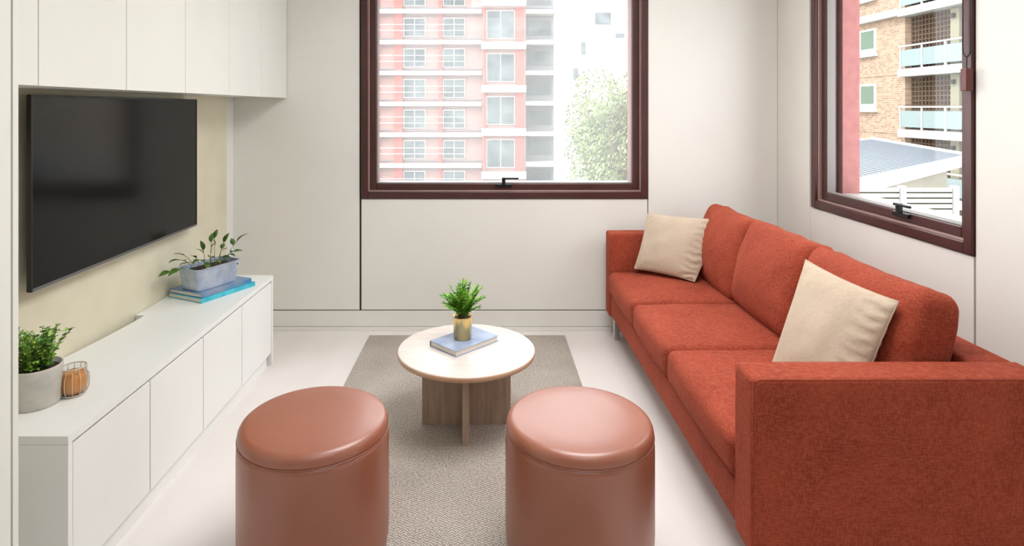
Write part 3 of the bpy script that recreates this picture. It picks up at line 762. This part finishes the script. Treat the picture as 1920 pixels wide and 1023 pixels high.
for k in range(-2, 5):
    z = .43 + 3.0 * k
    rx_('balcony_slab', XB - .35, XB + 1.59, 8, yL + .05, z - .38, z, M_slab)
    if k == 2: rx_('roof_band', XB - .35, XB - .002, yL + .06, 60, z - .30, z + .05, M_slab)
    elif k >= -1: rx_('brick_band', XB - .03, XB - .001, yL + .06, 60, z - .25, z, M_pinkb if 'M_pinkb' in globals() else M_tan)
    # windows in the brick part
    for (ya2, yb2) in ((YX(1643), YX(1614)), (38.5, 40), (45, 46.5)):
        if -1 <= k <= 3:
            f = rx_('window', XB - .06, XB - .002, ya2, yb2, z + .98, z + 2.36, M_wframe)
            p = box('pane', (XB - .08, XB - .061, ya2 + .12, yb2 - .12, z + 1.28, z + 2.26), M_winG); p.parent = f
            sl = box('sill', (XB - .22, XB - .001, ya2 - .15, yb2 + .15, z + .84, z + .977), M_slab); sl.parent = f
    if k > 3: continue
    # breeze-block screens, doors, posts, balustrade bays
    y0_, y1_ = YX(1773), yL - .02
    bm = bmesh.new(); nb = 11
    for q in range(nb + 1):
        yy = y0_ + (y1_ - y0_ - .06) * q / nb; add_box(bm, XB + .30, XB + .40, yy, yy + .06, z, z + 2.6)
        zz = z + 2.54 * q / nb; add_box(bm, XB + .31, XB + .39, y0_, y1_, zz, zz + .06)
    o = ch(bm_obj('breeze_block_screen', bm, M_lat), br)
    rx_('screen_backing', XB + .62, XB + .70, y0_, y1_, z, z + 2.6, M_lat)
    rx_('pier', XB + .2, XB + .55, YX(1790), y0_ - .02, z, z + 2.6, M_cream)
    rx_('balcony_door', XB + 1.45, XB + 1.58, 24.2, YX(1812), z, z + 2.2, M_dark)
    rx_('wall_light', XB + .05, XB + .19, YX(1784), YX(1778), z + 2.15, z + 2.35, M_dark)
    yy = yL - .1
    while yy > 12:
        rx_('glass_panel', XB - .30, XB - .27, yy - 1.42, yy - .04, z + .12, z + .92, M_balglass)
        rx_('rail_post', XB - .33, XB - .25, yy - .02, yy + .04, z, z + 1.08, M_slab)
        yy -= 1.5
    rx_('top_rail', XB - .34, XB - .24, 12, yL, z + 1.08, z + 1.15, M_slab)

# corrugated roof building, lower right view
M_roof = newmat('zinc_roof', srgb(136, 144, 152), .45, .3)[0]
M_rib = newmat('zinc_rib', srgb(62, 68, 76), .5)[0]
M_fascia = newmat('white_fascia', srgb(150, 152, 152), .6)[0]
M_hall = newmat('cream_hall_wall', srgb(140, 134, 122), .85)[0]
d = Vector((.753, .658, 0)); n_ = Vector((-.658, .753, 0))
Bp = Vector((11.9, 15.1, .305))
shed = empty('outbuilding', (9, 13, GZ), 'low cream outbuilding with a grey ribbed metal roof beyond the right window', 'building')
def quadprism(name, pts, h, mat):
    bm = bmesh.new(); a = [bm.verts.new(Vector(p)) for p in pts]; b = [bm.verts.new(Vector(p) - Vector((0, 0, h))) for p in pts]
    bm.faces.new(a); bm.faces.new(b[::-1])
    for i in range(4): bm.faces.new((a[i], b[i], b[(i + 1) % 4], a[(i + 1) % 4]))
    return ch(bm_obj(name, bm, mat), shed)
Lr = 8.5; Wd = 2.15; rise = Vector((0, 0, .33))
A0 = Bp - d * Lr
quadprism('roof_sheet', [A0, Bp, Bp + n_ * Wd + rise, A0 + n_ * Wd + rise], .05, M_roof)
quadprism('roof_sheet', [A0 + n_ * Wd + rise, Bp + n_ * Wd + rise, Bp + n_ * (Wd + .5), A0 + n_ * (Wd + .5)], .05, M_roof)
k = .12; ribm = None
while k < Lr:
    p0 = Bp - d * k + Vector((0, 0, .004)); w2 = d * .03
    bm = bmesh.new(); q0, q1 = p0, p0 + n_ * Wd + rise; up = Vector((0, 0, .014))
    vs_ = [bm.verts.new(x) for x in (q0 - w2, q0 + w2, q0 + up, q1 - w2, q1 + w2, q1 + up)]
    for f in ((0, 1, 2), (3, 5, 4), (0, 2, 5, 3), (1, 4, 5, 2), (0, 3, 4, 1)): bm.faces.new([vs_[i] for i in f])
    if ribm is None:
        o = ch(bm_obj('roof_rib', bm, M_rib), shed); ribm = o; k0 = k
    else:
        bm.free(); o = ribm.copy(); COL.objects.link(o); o.location = ribm.location - d * (k - k0)
    k += .26
e = .10
quadprism('fascia', [A0 - n_ * .05 + Vector((0, 0, .06)), Bp - n_ * .05 + d * .1 + Vector((0, 0, .06)), Bp + Vector((0, 0, .06)) + d * .1, A0 + Vector((0, 0, .06))], .26, M_fascia)
quadprism('barge_board', [Bp + Vector((0, 0, .07)), Bp + d * .12 + Vector((0, 0, .07)), Bp + d * .12 + n_ * Wd + rise + Vector((0, 0, .07)), Bp + n_ * Wd + rise + Vector((0, 0, .07))], .16, M_fascia)
wi = Bp + n_ * .35 - d * .45; wa = A0 + n_ * .35 + d * .2
quadprism('wall', [Vector((wa.x, wa.y, .22)), Vector((wi.x, wi.y, .22)), Vector((wi.x, wi.y, .22)) + n_ * 2.1, Vector((wa.x, wa.y, .22)) + n_ * 2.1], 7.2, M_hall)

# slatted white screen in front of it
fen = empty('slatted_fence', (5.2, 8.2, GZ), 'cream horizontal slatted screen between white posts beyond the right window', 'fence')
FY = 8.0; FXp = lambda px: (px - CX) * FY / F; FZp = lambda py: CH - (py - HY) * FY / F
M_slat = newmat('cream_slat', srgb(134, 132, 120), .7)[0]
for px0 in (1515, 1692, 1791):
    ch(box('post', (FXp(px0 - 5), FXp(px0 + 5), FY - .03, FY + .05, GZ, FZp(348)), M_fascia, None, .004), fen)
ch(box('slat_gap_shade', (FXp(1516), FXp(1790), FY + .016, FY + .028, GZ + 5, FZp(353)), M_dark, None), fen)  # dark sheet added so the gaps between slats look shaded
for (px0, px1) in ((1521, 1686), (1698, 1785)):
    base = None
    for k in range(14):
        z1 = FZp(352 + k * 10.2)
        if base is None:
            base = ch(box('slat', (FXp(px0), FXp(px1), FY - .01, FY + .012, z1 - .052, z1), M_slat, None, .003), fen); zb = z1
        else:
            o = base.copy(); COL.objects.link(o); o.location.z = base.location.z - (zb - z1)
tree('shrub', 13.9, 17.6, -2.6, 1.0, 1.0, 1800, 'lime green shrub right of the slatted screen beyond the right window', M_lime, .10, 'shrub')
